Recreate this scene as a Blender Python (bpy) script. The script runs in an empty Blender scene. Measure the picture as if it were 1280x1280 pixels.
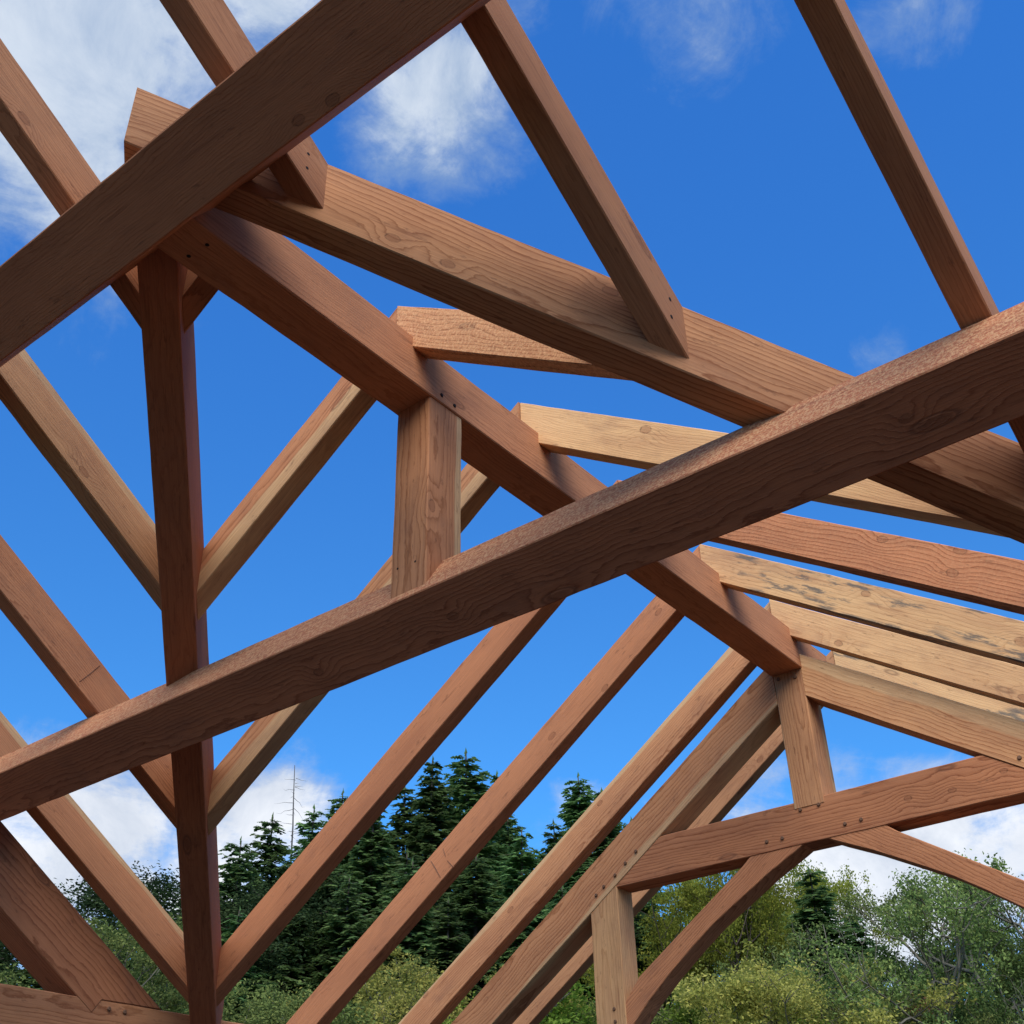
import bpy, bmesh, math, random
from mathutils import Vector, Matrix, noise
random.seed(11)
R = math.radians
SC = bpy.context.scene
COL = SC.collection
EYE = 1.6                                   # height of the camera above the ground
# surveyed frame geometry, metres; x runs along the main ridge away from the viewer, y to the left, z up from eye level
P = dict(f=1445.79899, cx=642.84606, cy=642.07653, pitch=0.58437, roll=-0.02680, yaw=0.65230, p1=0.67621,
p2=0.66544, p1b=0.66826, v1=1.00598, v2=0.99906, q1=0.66844, q2=0.66571, TD=0.29939, TE=0.10228, zb=2.89167,
yr=2.38152, rw=0.19068, rh=0.22903, h1=3.12496, t1=0.21749, h2=3.98694, t2=0.22360, Lx1=1.67551, Lx2=2.49292,
Lx3=3.29531, Lx4=4.10204, Lx5=4.91027, Lx6=5.73484, Lx7=6.00000, Lx8=6.57970, Lw=0.09191, LTw=0.16902,
tT=0.26603, Rx1=2.48862, Rx2=3.30741, Rx3=4.10756, Rx4=4.90152, Rx5=5.71446, Rw=0.09067, tR=0.21594,
ya=2.84747, yb=2.01396, yc=1.20362, yd=0.38597, ye=3.65388, yf=4.47396, yg=5.31072, yh=5.48142, cw=0.08842,
tH=0.34231, CHw=0.20226, Ax=1.19761, Az=2.98423, Aw=0.25152, Ah=0.17156, Cx=2.57461, Cz=2.00135, Cs=0.22607,
Ch=0.22208, Ca=0.58828, Aa=0.56932, Kx=2.60413, Kd=0.19386, Kyr=2.39036, Kyw=0.17090, Tx=5.79676, Td=0.19060,
Tyr=2.38645, Tyw=0.17953, Qx=5.79672, Qd=0.16257, Qyr=3.74768, Qw=0.19733, V1y=1.05675, V1z=3.99343,
V1w=0.13695, V1h=0.29909, V2y=3.68204, V2z=3.92827, V2w=0.13430, V2h=0.28291, By=5.39300, Bz=1.20515)

# ------------------------------------------------------------------ materials
def newmat(name):
    m = bpy.data.materials.new(name); m.use_nodes = True
    m.node_tree.nodes.clear()
    return m, m.node_tree.nodes, m.node_tree.links
class NT:
    """small helper to write node graphs as expressions"""
    def __init__(s, nodes, links): s.n, s.l = nodes, links
    def put(s, sock, v):
        if v is None: return
        if isinstance(v, bpy.types.NodeSocket): s.l.new(v, sock)
        else: sock.default_value = v
    def math(s, op, a, b=None, c=None, clamp=False):
        m = s.n.new('ShaderNodeMath'); m.operation = op; m.use_clamp = clamp
        for i, v in enumerate((a, b, c)): s.put(m.inputs[i], v)
        return m.outputs[0]
    def vmath(s, op, a, b=None, scale=None):
        m = s.n.new('ShaderNodeVectorMath'); m.operation = op
        s.put(m.inputs[0], a); s.put(m.inputs[1], b)
        if scale is not None: s.put(m.inputs['Scale'], scale)
        return m.outputs['Value'] if op in ('DOT_PRODUCT', 'LENGTH', 'DISTANCE') else m.outputs[0]
    def noise(s, vec, scale=1, detail=2, rough=.5, dist=0):
        m = s.n.new('ShaderNodeTexNoise'); s.put(m.inputs['Vector'], vec)
        m.inputs['Scale'].default_value = scale; m.inputs['Detail'].default_value = detail
        m.inputs['Roughness'].default_value = rough; m.inputs['Distortion'].default_value = dist
        return m.outputs['Fac']
    def ramp(s, f, stops):
        m = s.n.new('ShaderNodeValToRGB'); s.put(m.inputs[0], f)
        e = m.color_ramp.elements
        while len(e) < len(stops): e.new(.5)
        for k, (p, c) in zip(e, stops): k.position = p; k.color = (c, c, c, 1) if not isinstance(c, tuple) else (*c, 1)
        return m.outputs[0]
    def mix(s, f, a, b, mode='MIX'):
        m = s.n.new('ShaderNodeMix'); m.data_type = 'RGBA'; m.blend_type = mode
        s.put(m.inputs[0], f); s.put(m.inputs[6], a if isinstance(a, bpy.types.NodeSocket) else (*a, 1)); s.put(m.inputs[7], b if isinstance(b, bpy.types.NodeSocket) else (*b, 1))
        return m.outputs[2]
    def maprange(s, v, a, b, c=0, d=1, smooth=True):
        m = s.n.new('ShaderNodeMapRange'); m.interpolation_type = 'SMOOTHSTEP' if smooth else 'LINEAR'
        s.put(m.inputs[0], v)
        for i, x in enumerate((a, b, c, d)): s.put(m.inputs[i + 1], x)
        return m.outputs[0]
    def attr(s, name):
        m = s.n.new('ShaderNodeAttribute'); m.attribute_type = 'OBJECT'; m.attribute_name = name
        return m.outputs['Fac']
    def sep(s, v):
        m = s.n.new('ShaderNodeSeparateXYZ'); s.put(m.inputs[0], v); return m.outputs
    def comb(s, x, y, z):
        m = s.n.new('ShaderNodeCombineXYZ')
        for i, v in enumerate((x, y, z)): s.put(m.inputs[i], v)
        return m.outputs[0]

def make_wood():
    """sawn Douglas fir: growth rings round a pith line beside the beam, knots, sapwood, blue stain"""
    m, n, l = newmat('sawn_fir'); g = NT(n, l)
    out = n.new('ShaderNodeOutputMaterial'); bs = n.new('ShaderNodeBsdfPrincipled'); l.new(bs.outputs[0], out.inputs[0])
    tcn = n.new('ShaderNodeTexCoord'); tc = tcn.outputs['Object']; nrm_o = tcn.outputs['Normal']
    x, y, z = g.sep(tc)[:]
    seed = g.attr('seed')
    xs = g.math('ADD', x, g.math('MULTIPLY', seed, 37.0))
    P = g.comb(xs, y, z)
    # slow wander of the trunk axis
    w1 = g.math('SUBTRACT', g.noise(g.comb(g.math('MULTIPLY', xs, .8), seed, 0.0), 1, 3, .6), .5)
    w2 = g.math('SUBTRACT', g.noise(g.comb(g.math('MULTIPLY', xs, .7), 5.0, seed), 1, 3, .6), .5)
    # knots
    vo = n.new('ShaderNodeTexVoronoi'); vo.feature = 'F1'
    l.new(g.vmath('MULTIPLY', P, (2.3, 7.5, 7.5)), vo.inputs['Vector']); vo.inputs['Scale'].default_value = 1
    d = vo.outputs['Distance']
    cr = g.sep(vo.outputs['Color'])[0]
    keep = g.math('GREATER_THAN', cr, .74)
    kb = g.math('MULTIPLY', keep, g.maprange(d, .0, .55, 1, 0))
    kc = g.math('MULTIPLY', keep, g.maprange(d, .085, .15, 1, 0))
    kr = g.math('MULTIPLY', keep, g.math('MULTIPLY', g.maprange(d, .12, .15, 0, 1), g.maprange(d, .15, .2, 1, 0)))
    # knots placed where this timber has them
    dm = None
    for k in range(3):
        an = n.new('ShaderNodeAttribute'); an.attribute_type = 'OBJECT'; an.attribute_name = 'knot%d' % k
        dd = g.vmath('LENGTH', g.vmath('MULTIPLY', g.vmath('SUBTRACT', tc, an.outputs['Vector']), (.62, 1, 1)))
        dm = dd if dm is None else g.math('MINIMUM', dm, dd)
    dm = g.math('DIVIDE', dm, g.math('ADD', .45, g.math('MULTIPLY', g.noise(g.vmath('MULTIPLY', P, (3.1, 3.1, 3.1)), 1, 1, .5), 1.1)))
    wob = g.noise(g.vmath('MULTIPLY', P, (60, 60, 60)), 1, 3, .6)
    dm = g.math('ADD', dm, g.math('MULTIPLY', g.math('SUBTRACT', wob, .5), .012))
    pkb = g.maprange(dm, .005, .085, 1, 0); pkc = g.maprange(dm, .0125, .017, 1, 0)
    pkr = g.math('MULTIPLY', g.maprange(dm, .0125, .0155, 0, 1), g.maprange(dm, .0155, .019, 1, 0))
    at = n.new('ShaderNodeAttribute'); at.attribute_type = 'OBJECT'; at.attribute_name = 'blotch'
    bd = g.vmath('LENGTH', g.vmath('SUBTRACT', tc, at.outputs['Vector']))
    bd = g.math('ADD', bd, g.math('MULTIPLY', g.math('SUBTRACT', g.noise(g.vmath('MULTIPLY', P, (18, 18, 18)), 1, 4, .6), .5), .09))
    bm_ = g.maprange(bd, .05, .13, 1, 0)
    ly = g.math('ADD', g.math('SUBTRACT', y, g.attr('pithy')), g.math('MULTIPLY', w1, .10))
    lz = g.math('ADD', g.math('SUBTRACT', z, g.attr('pithz')), g.math('MULTIPLY', w2, .10))
    r = g.math('SQRT', g.math('ADD', g.math('MULTIPLY', ly, ly), g.math('MULTIPLY', lz, lz)))
    fine = g.noise(g.vmath('MULTIPLY', P, (4.5, 17, 17)), 1, 4, .62)
    r1 = g.math('ADD', r, g.math('MULTIPLY', g.math('SUBTRACT', fine, .5), .026))
    r1 = g.math('ADD', r1, g.math('MULTIPLY', kb, .022))
    r1 = g.math('ADD', r1, g.math('MULTIPLY', g.math('SINE', g.math('MULTIPLY', r, 46)), .006))
    r1 = g.math('ADD', r1, g.math('MULTIPLY', pkb, .030))
    ph = g.math('FRACT', g.math('MULTIPLY', r1, g.attr('rings')))
    ring = g.ramp(ph, [(0, 0.0), (.45, .08), (.74, .38), (.90, 1.0), (1, 0.0)])
    kring = g.math('FRACT', g.math('MULTIPLY', d, 26))
    fib = g.noise(g.vmath('MULTIPLY', P, (5, 260, 260)), 1, 3, .65)
    blot = g.noise(g.vmath('MULTIPLY', P, (1.6, 7, 7)), 1, 4, .55)
    tone = g.attr('tone')              # 0 red heartwood .. 1 pale
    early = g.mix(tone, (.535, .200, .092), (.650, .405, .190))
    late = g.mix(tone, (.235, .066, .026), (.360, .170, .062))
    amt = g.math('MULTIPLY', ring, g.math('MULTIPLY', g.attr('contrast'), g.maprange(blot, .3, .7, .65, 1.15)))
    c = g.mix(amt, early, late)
    # sapwood outside a given radius from the pith
    sap = g.maprange(g.math('SUBTRACT', g.math('ADD', r, g.math('MULTIPLY', g.math('SUBTRACT', blot, .5), .02)), g.attr('sap')), -.004, .006, 0, 1)
    sapc = g.mix(g.math('MULTIPLY', ring, .45), (.660, .425, .215), (.45, .26, .12))
    c = g.mix(sap, c, sapc)
    c = g.mix(g.math('MULTIPLY', g.maprange(blot, .35, .75), .35), c, (.30, .12, .065))
    c = g.mix(g.math('MULTIPLY', g.math('SUBTRACT', fib, .33, clamp=True), .95), c, (.17, .065, .035))
    # grey weathering and handling dirt
    dirt = g.noise(g.vmath('MULTIPLY', P, (2.2, 5, 5)), 1.3, 5, .68)
    c = g.mix(g.math('MULTIPLY', g.maprange(dirt, .5, .8), .38), c, (.17, .085, .060))
    c = g.mix(g.math('MULTIPLY', kc, .5), c, g.mix(kring, (.21, .085, .045), (.12, .045, .028)))
    c = g.mix(g.math('MULTIPLY', kr, .5), c, (.10, .045, .03))
    c = g.mix(g.math('MULTIPLY', pkc, .42), c, g.mix(g.math('FRACT', g.math('MULTIPLY', dm, 190)), (.27, .105, .05), (.15, .055, .03)))
    c = g.mix(g.math('MULTIPLY', pkr, g.maprange(wob, .35, .65, .1, .7)), c, (.07, .03, .018))
    c = g.mix(g.math('MULTIPLY', bm_, .38), c, (.12, .06, .04))
    # small specks, handling marks and pitch streaks
    sk = g.noise(g.vmath('MULTIPLY', P, (9, 34, 34)), 1, 4, .75)
    c = g.mix(g.math('MULTIPLY', g.maprange(sk, .60, .70), .45), c, (.11, .05, .03))
    sl = g.noise(g.vmath('MULTIPLY', P, (3, 70, 70)), 1, 2, .5)
    c = g.mix(g.math('MULTIPLY', g.maprange(sl, .62, .72), .35), c, (.19, .07, .035))
    rd = n.new('ShaderNodeAttribute'); rd.attribute_type = 'OBJECT'; rd.attribute_name = 'roughdir'
    rmask = g.math('MAXIMUM', g.math('LESS_THAN', g.vmath('LENGTH', rd.outputs['Vector']), .5),
                   g.maprange(g.vmath('DOT_PRODUCT', nrm_o, rd.outputs['Vector']), .5, .9))
    rgh = g.math('MAXIMUM', g.math('MULTIPLY', g.attr('rough'), rmask), .3)
    # light caught by torn fibres on rough sawn faces, painted in as paler colour
    tf = g.noise(g.vmath('MULTIPLY', P, (95, 65, 65)), 1, 4, .75)
    c = g.mix(g.math('MULTIPLY', g.math('MULTIPLY', g.maprange(tf, .42, .62), g.math('SUBTRACT', rgh, .35, clamp=True)), .55), c, (.74, .45, .22))
    # blue stain / lichen on the outdoor stored boards
    st = g.noise(g.vmath('MULTIPLY', P, (5, 30, 30)), 1, 5, .7)
    st2 = g.noise(g.vmath('MULTIPLY', P, (1.4, 6, 6)), 1.7, 2, .5)
    sm = g.math('MULTIPLY', g.math('MULTIPLY', g.maprange(st, .47, .58), g.maprange(st2, .50, .60)), g.attr('stain'))
    c = g.mix(g.math('MULTIPLY', sm, .8), c, (.075, .08, .075))
    hs = n.new('ShaderNodeHueSaturation'); l.new(c, hs.inputs['Color'])
    l.new(g.attr('value'), hs.inputs['Value']); hs.inputs['Saturation'].default_value = 1.0
    l.new(hs.outputs[0], bs.inputs['Base Color'])
    bs.inputs['Roughness'].default_value = .82
    bs.inputs['Specular IOR Level'].default_value = .14
    # relief: raised latewood, saw fur, saw marks across the grain
    saw = g.noise(g.vmath('MULTIPLY', P, (190, 22, 22)), 1, 2, .5)
    fur = g.noise(g.vmath('MULTIPLY', P, (70, 240, 240)), 1, 4, .7)
    hgt = g.math('ADD', g.math('MULTIPLY', ring, .35), g.math('ADD', g.math('MULTIPLY', fib, .35),
          g.math('MULTIPLY', rgh, g.math('ADD', g.math('MULTIPLY', saw, .7), g.math('MULTIPLY', fur, 1.0)))))
    hgt = g.math('SUBTRACT', hgt, g.math('MULTIPLY', kr, .4))
    bu = n.new('ShaderNodeBump'); bu.inputs['Strength'].default_value = .55; bu.inputs['Distance'].default_value = .0022
    l.new(hgt, bu.inputs['Height']); l.new(bu.outputs[0], bs.inputs['Normal'])
    return m
WOOD = make_wood()

def simple(name, col, rough=.8, var=.25, scale=8, spec=.3, metal=0):
    m, n, l = newmat(name); g = NT(n, l)
    out = n.new('ShaderNodeOutputMaterial'); bs = n.new('ShaderNodeBsdfPrincipled'); l.new(bs.outputs[0], out.inputs[0])
    tc = n.new('ShaderNodeTexCoord').outputs['Object']
    f = g.noise(tc, scale, 5, .6)
    l.new(g.mix(f, tuple(c * (1 - var) for c in col), tuple(c * (1 + var) for c in col)), bs.inputs['Base Color'])
    bs.inputs['Roughness'].default_value = rough; bs.inputs['Specular IOR Level'].default_value = spec
    bs.inputs['Metallic'].default_value = metal
    bu = n.new('ShaderNodeBump'); bu.inputs['Strength'].default_value = .4; bu.inputs['Distance'].default_value = .004
    l.new(f, bu.inputs['Height']); l.new(bu.outputs[0], bs.inputs['Normal'])
    return m
def leafmat(name, cols, trans=.35, rough=.7, per_tree=.55):
    """foliage: colour differs from leaf to leaf (mesh attribute 'tint') and from tree to tree"""
    m, n, l = newmat(name); g = NT(n, l)
    out = n.new('ShaderNodeOutputMaterial')
    at = n.new('ShaderNodeAttribute'); at.attribute_name = 'tint'
    c = g.ramp(at.outputs['Fac'], [(i / (len(cols) - 1), k) for i, k in enumerate(cols)])
    rnd = n.new('ShaderNodeObjectInfo').outputs['Random']
    hs = n.new('ShaderNodeHueSaturation'); l.new(c, hs.inputs['Color'])
    l.new(g.math('ADD', 1 - per_tree / 2, g.math('MULTIPLY', rnd, per_tree)), hs.inputs['Value'])
    l.new(g.math('ADD', .485, g.math('MULTIPLY', rnd, .03)), hs.inputs['Hue'])
    di = n.new('ShaderNodeBsdfPrincipled'); l.new(hs.outputs[0], di.inputs['Base Color']); di.inputs['Roughness'].default_value = rough
    di.inputs['Specular IOR Level'].default_value = .08
    tr = n.new('ShaderNodeBsdfTranslucent'); l.new(hs.outputs[0], tr.inputs[0])
    mx = n.new('ShaderNodeMixShader'); mx.inputs[0].default_value = trans
    l.new(di.outputs[0], mx.inputs[1]); l.new(tr.outputs[0], mx.inputs[2]); l.new(mx.outputs[0], out.inputs[0])
    return m
M_HOLE = simple('dark_bore', (.012, .008, .007), .9, .2)
M_PEG = simple('oak_peg', (.17, .09, .05), .7, .3, 60)
M_BARK = simple('conifer_bark', (.075, .055, .042), .9, .4, 3)
M_BARKL = simple('mossy_grey_bark', (.13, .12, .085), .9, .45, 3)
M_SNAG = simple('weathered_snag', (.10, .095, .09), .9, .2, 3)

# ------------------------------------------------------------------ object helpers
def meta(o, label=None, cat=None, group=None, kind=None):
    if label: o['label'] = label
    if cat: o['category'] = cat
    if group: o['group'] = group
    if kind: o['kind'] = kind
    return o
def empty(name, loc):
    o = bpy.data.objects.new(name, None); COL.objects.link(o); o.location = loc; o.empty_display_size = .3
    return o
def mesh_obj(name, verts, faces, mat, parent=None, smooth=False):
    me = bpy.data.meshes.new(name); me.from_pydata(verts, [], faces); me.materials.append(mat)
    if smooth: me.polygons.foreach_set('use_smooth', [True] * len(me.polygons))
    me.update()
    o = bpy.data.objects.new(name, me); COL.objects.link(o)
    if parent: o.parent = parent
    return o

FRAME = empty('timber_frame', (2.5, 2.5, 0))
meta(FRAME, 'open roof frame of reddish brown sawn timbers seen from below, not yet roofed', 'timber frame')
BASE = Vector((2.5, 2.5, -EYE))             # frame empty expressed in the survey axes
nseed = [0]
def wood_props(o, tone=.25, sap=9., pithy=None, pithz=None, rings=95., contrast=.8, stain=0., value=1., rough=.35):
    nseed[0] += 1
    rr = random.Random(nseed[0] * 7 + 3)
    o['seed'] = float(rr.random() * 5 + nseed[0] * .37)
    o['pithy'] = float(rr.uniform(-.10, .10) if pithy is None else pithy)
    o['pithz'] = float(rr.choice((-1, 1)) * rr.uniform(.05, .16) if pithz is None else pithz)
    o['tone'] = float(tone); o['sap'] = float(sap); o['rings'] = float(rings); o['contrast'] = float(contrast)
    o['blotch'] = [99., 99., 99.]; o['roughdir'] = [0., 0., 0.]
    for k in range(3): o['knot%d' % k] = [99., 99., 99.]
    o['stain'] = float(stain); o['value'] = float(value); o['rough'] = float(rough)
def frame_for(d):
    X = Vector(d).normalized()
    up = Vector((0, 0, 1)) if abs(X.z) < .95 else Vector((1, 0, 0))
    Y = up.cross(X).normalized(); Z = X.cross(Y)
    return Matrix((X, Y, Z)).transposed()      # columns are the beam axes
PLACED = {}
def knots(o, pts, blotch=None):
    Mi = PLACED[o.name].inverted()
    for k in range(3):
        v = Mi @ (Vector(pts[k]) - BASE) if k < len(pts) else Vector((99, 99, 99))
        o['knot%d' % k] = [float(v.x), float(v.y), float(v.z)]
    if blotch:
        v = Mi @ (Vector(blotch) - BASE); o['blotch'] = [float(v.x), float(v.y), float(v.z)]
    return o
def place(o, M, org):
    mw = M.to_4x4(); mw.translation = Vector(org) - BASE
    o.parent = FRAME; o.matrix_local = mw; PLACED[o.name] = mw
def beam(name, o, d, offs, p0, p1, label=None, group=None, **wp):
    """sawn timber with edges o+off+t*d between two cutting planes (point, normal); eased arrises, slight waviness"""
    o = Vector(o); d = Vector(d).normalized()
    offs = [Vector(v) for v in offs]
    ch = .0045; sec = []
    k = len(offs)
    for i in range(k):
        a, b, c = offs[i - 1], offs[i], offs[(i + 1) % k]
        sec.append(b + (a - b).normalized() * ch); sec.append(b + (c - b).normalized() * ch)
    def cut(off, pl):
        pt, nn = Vector(pl[0]), Vector(pl[1]); return (pt - (o + off)).dot(nn) / d.dot(nn)
    ts = [(cut(s, p0), cut(s, p1)) for s in sec]
    L = max(b - a for a, b in ts)
    N = max(3, int(L / .09))
    mean = sum(offs, Vector()) / k
    t0 = sum(a for a, b in ts) / len(ts)
    org = o + mean + d * t0
    M = frame_for(d); Mi = M.transposed()
    sd = random.uniform(0, 100)
    V = []; F = []
    n = len(sec)
    for i in range(N + 1):
        f = i / N
        for j, s in enumerate(sec):
            a, b = ts[j]; t = a + (b - a) * f
            q = o + s + d * t
            if 0 < i < N:
                c = j // 2
                rad = (s - mean).normalized()
                q = q + rad * (.0034 * noise.noise((t * 1.3, c * 9.1, sd)) + .0022 * noise.noise((t * 8, c * 5.3, sd + 7)))
            V.append(Mi @ (q - org))
    # orientation check so that faces point outwards
    area = (Mi @ (sec[1] - mean)).cross(Mi @ (sec[2] - mean)).x
    for i in range(N):
        for j in range(n):
            q = (i * n + j, i * n + (j + 1) % n, (i + 1) * n + (j + 1) % n, (i + 1) * n + j)
            F.append(q if area < 0 else q[::-1])
    c0 = tuple(range(n)); c1 = tuple(N * n + j for j in range(n))
    F.append(c0 if area < 0 else c0[::-1]); F.append(c1[::-1] if area < 0 else c1)
    F = [f[::-1] for f in F]
    ob = mesh_obj(name, V, F, WOOD)
    place(ob, M, org)
    wood_props(ob, **wp); meta(ob, label, group=group)
    return ob
def prism(name, poly, ext, d, label=None, group=None, **wp):
    """timber cut from a plank: polygon extruded by ext, grain along d"""
    poly = [Vector(v) for v in poly]; ext = Vector(ext)
    org = sum(poly, Vector()) / len(poly) + ext / 2
    M = frame_for(d); Mi = M.transposed()
    bm = bmesh.new()
    a = [bm.verts.new(Mi @ (v - org)) for v in poly]; b = [bm.verts.new(Mi @ (v + ext - org)) for v in poly]
    bm.faces.new(a); bm.faces.new(b[::-1])
    for i in range(len(a)):
        j = (i + 1) % len(a); bm.faces.new((a[j], a[i], b[i], b[j]))
    bmesh.ops.recalc_face_normals(bm, faces=bm.faces)
    bmesh.ops.bevel(bm, geom=[e for e in bm.edges if e.calc_face_angle(0) > .6], offset=.004, segments=1, affect='EDGES')
    me = bpy.data.meshes.new(name); bm.to_mesh(me); bm.free(); me.materials.append(WOOD)
    ob = bpy.data.objects.new(name, me); COL.objects.link(ob)
    place(ob, M, org); wood_props(ob, **wp); meta(ob, label, group=group)
    return ob
def stub(host, name, c, nrm, r, h, mat, sides=8):
    """peg end or bored hole on a timber's face; c is the survey point on the face"""
    nn = Vector(nrm).normalized(); M = frame_for(nn)
    V = []; F = []
    for x, rr in ((-.006, r), (h * .6, r), (h, r * .75)):
        for i in range(sides):
            a = 2 * math.pi * i / sides + .3
            V.append((x, rr * math.cos(a), rr * math.sin(a)))
    for k in range(2):
        for i in range(sides):
            j = (i + 1) % sides; F.append((k * sides + i, k * sides + j, (k + 1) * sides + j, (k + 1) * sides + i))
    F.append(tuple(2 * sides + i for i in range(sides)))
    ob = mesh_obj(name, V, F, mat)
    mw = M.to_4x4(); mw.translation = Vector(c) - BASE
    ob.parent = host; ob.matrix_local = PLACED[host.name].inverted() @ mw
    return ob

# ------------------------------------------------------------------ the frame
p = P
yc = p['yr'] + p['rw'] / 2
ZT1 = p['h1'] + p['t1']; ZT2 = p['h2'] + p['t2']
YL, YR = p['yh'], 2 * yc - p['yh']                       # near faces of the two end trusses
TX = p['Tx']
DC = Vector((1, 0, -p['p2'])); DL = Vector((0, 1, -p['p1'])); DR = Vector((0, -1, -p['p1b']))
D1 = Vector((1, p['v1'], -p['q1'])); D2 = Vector((1, -p['v2'], -p['q2']))
N1 = Vector((-D1.y, D1.x, 0)).normalized(); N2 = Vector((-D2.y, D2.x, 0)).normalized()
O1 = Vector((0, p['V1y'], p['V1z'])); O2 = Vector((0, p['V2y'], p['V2z']))
V1R = (O1, N1); V1L = (O1 + N1 * p['V1w'], N1)            # side faces of the left valley
V2N = (O2, N2); V2F = (O2 + N2 * p['V2w'], N2)            # near and far faces of the right valley
EPS = .004
def px(x): return ((x, 0, 0), (1, 0, 0))
def py(y): return ((0, y, 0), (0, 1, 0))
def pz(z): return ((0, 0, z), (0, 0, 1))
def sect(w, t, ax='y'):
    w = Vector((0, w, 0)) if ax == 'y' else Vector((w, 0, 0))
    return [Vector((0, 0, 0)), w, w + Vector((0, 0, -t)), Vector((0, 0, -t))]

beam('ridge_beam', (0, p['yr'], p['zb'] + p['rh']), (1, 0, 0), sect(p['rw'], p['rh']), px(1.36), px(6.2),
     'main ridge beam running diagonally away across the middle', tone=.22, sap=9, pithy=.03, pithz=-.21, rings=85, contrast=.55)
ridge = FRAME.children[-1]
for q in ((2.664, p['yr'], 2.929), (2.742, p['yr'], 2.924)): stub(ridge, 'peg', q, (0, -1, 0), .0085, .004, M_HOLE, 6)
for q in ((1.541, 2.432, p['zb']), (1.535, 2.520, p['zb'])): stub(ridge, 'peg', q, (0, 0, -1), .0075, .002, M_HOLE)

def post(name, x, dx, y, w, z0, z1, label, **k):
    return beam(name, (x, y, 0), (0, 0, 1), [(0, 0, 0), (0, w, 0), (dx, w, 0), (dx, 0, 0)], pz(z0), pz(z1), label, **k)
K = post('king_post', p['Kx'], p['Kd'], p['Kyr'], p['Kyw'], 2.03, p['zb'] + .02,
     'short pinkish king post between the sloping purlin and the ridge beam', tone=.3, sap=.135, pithy=.0, pithz=-.05, rings=70, contrast=1.0, value=.95)
for q in ((p['Kx'], 2.528, 2.158), (p['Kx'], 2.442, 2.155)): stub(K, 'screw_hole', q, (-1, 0, 0), .005, .001, M_HOLE)

def purlin(nm, k, s, h, label, y0, y1, **kw):
    a = p[k + 'a']; x, z = p[k + 'x'], p[k + 'z']
    u = Vector((math.cos(a), 0, -math.sin(a))) * s; v = Vector((math.sin(a), 0, math.cos(a))) * h
    return beam(nm, (x, 0, z), (0, 1, 0), [Vector(), u, u + v, v], py(y0), py(y1), label, **kw)
PA = purlin('purlin', 'A', p['Aw'], p['Ah'], 'nearest and broadest purlin crossing the upper left corner', YR, YL + .02,
       tone=.15, sap=9, pithy=.19, pithz=-.03, rings=120, contrast=.45, value=1.0)
PC = purlin('purlin', 'C', p['Cs'], p['Ch'], 'long purlin crossing the whole view from lower left to right edge, rough sunlit top face and dark underside', YR, YL + .02,
       tone=.0, sap=9, pithy=-.17, pithz=.02, rings=90, contrast=.9, rough=1.35, value=1.0)
# valley beams
vs = lambda w, h, nn: [Vector(), nn * w, nn * w + Vector((0, 0, h)), Vector((0, 0, h))]
e0 = Vector((1.2017, 2.4815, 0)); e1 = Vector((1.2826, 2.5905, 0)); en = Vector((e1.y - e0.y, -(e1.x - e0.x), 0)).normalized()
BV2 = beam('valley_beam', O2, D2, vs(p['V2w'], p['V2h'], N2), (e0, en), px(4.45),
     'right valley beam sloping down to the right edge, swirling grain and a knot on its face', tone=.42, sap=9, pithy=.02, pithz=-.11, rings=62, contrast=1.15, rough=.2)
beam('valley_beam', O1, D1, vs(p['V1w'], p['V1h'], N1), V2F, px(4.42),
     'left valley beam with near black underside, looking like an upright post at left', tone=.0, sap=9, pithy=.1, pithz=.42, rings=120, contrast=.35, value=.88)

# cross rafters, square cut onto the valleys
def cr(k, p1, label, y=None, **kw):
    y = p['y' + k] if y is None else y
    return beam('rafter', (0, y, ZT2), DC, sect(p['cw'], p['t2']), px(-2.25), p1, label, **kw)
ra = cr('a', V1L, 'rafter at the upper left edge passing behind the broad near purlin', tone=.3, sap=9, rings=90, contrast=.7)
rb = cr('b', V2N, 'jack rafter whose square cut end with two screw holes shows just below the broad purlin', tone=.28, contrast=.45, value=.9)
rc = cr('c', V2N, 'jack rafter hanging in the upper middle, two screw holes at its cut end on the valley beam', tone=.3, contrast=.4, value=.9)
cr('d', V2N, 'rafter seen almost from below at the upper right, ending behind the long purlin', tone=.35, contrast=.6, value=.9)
re_ = cr('e', V1L, 'jack rafter with golden side face meeting the left valley beam above the long purlin', tone=.6, pithy=-.05, pithz=-.12, sap=.175, contrast=.7)
rf = cr('f', V1L, 'jack rafter with pinkish side face crossing over the long purlin at left', tone=.25, contrast=.8, rings=110)
cr('g', V1L, 'jack rafter with two toned side face meeting the left valley beam at the bottom', tone=.3, pithy=-.04, pithz=-.13, sap=.185, contrast=.5)
cr('h', px(4.4), 'outermost rafter behind the principal rafter at the lower left corner', y=6.14, tone=.5)
for q in ((2.4029, p['yc'], 2.530), (2.398, p['yc'], 2.453)): stub(rc, 'screw_hole', q, (0, -1, 0), .0075, .001, M_HOLE)
for q in ((1.5856, p['yb'], 3.0655), (1.587, p['yb'], 2.999)): stub(rb, 'screw_hole', q, (0, -1, 0), .0065, .001, M_HOLE)

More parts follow.
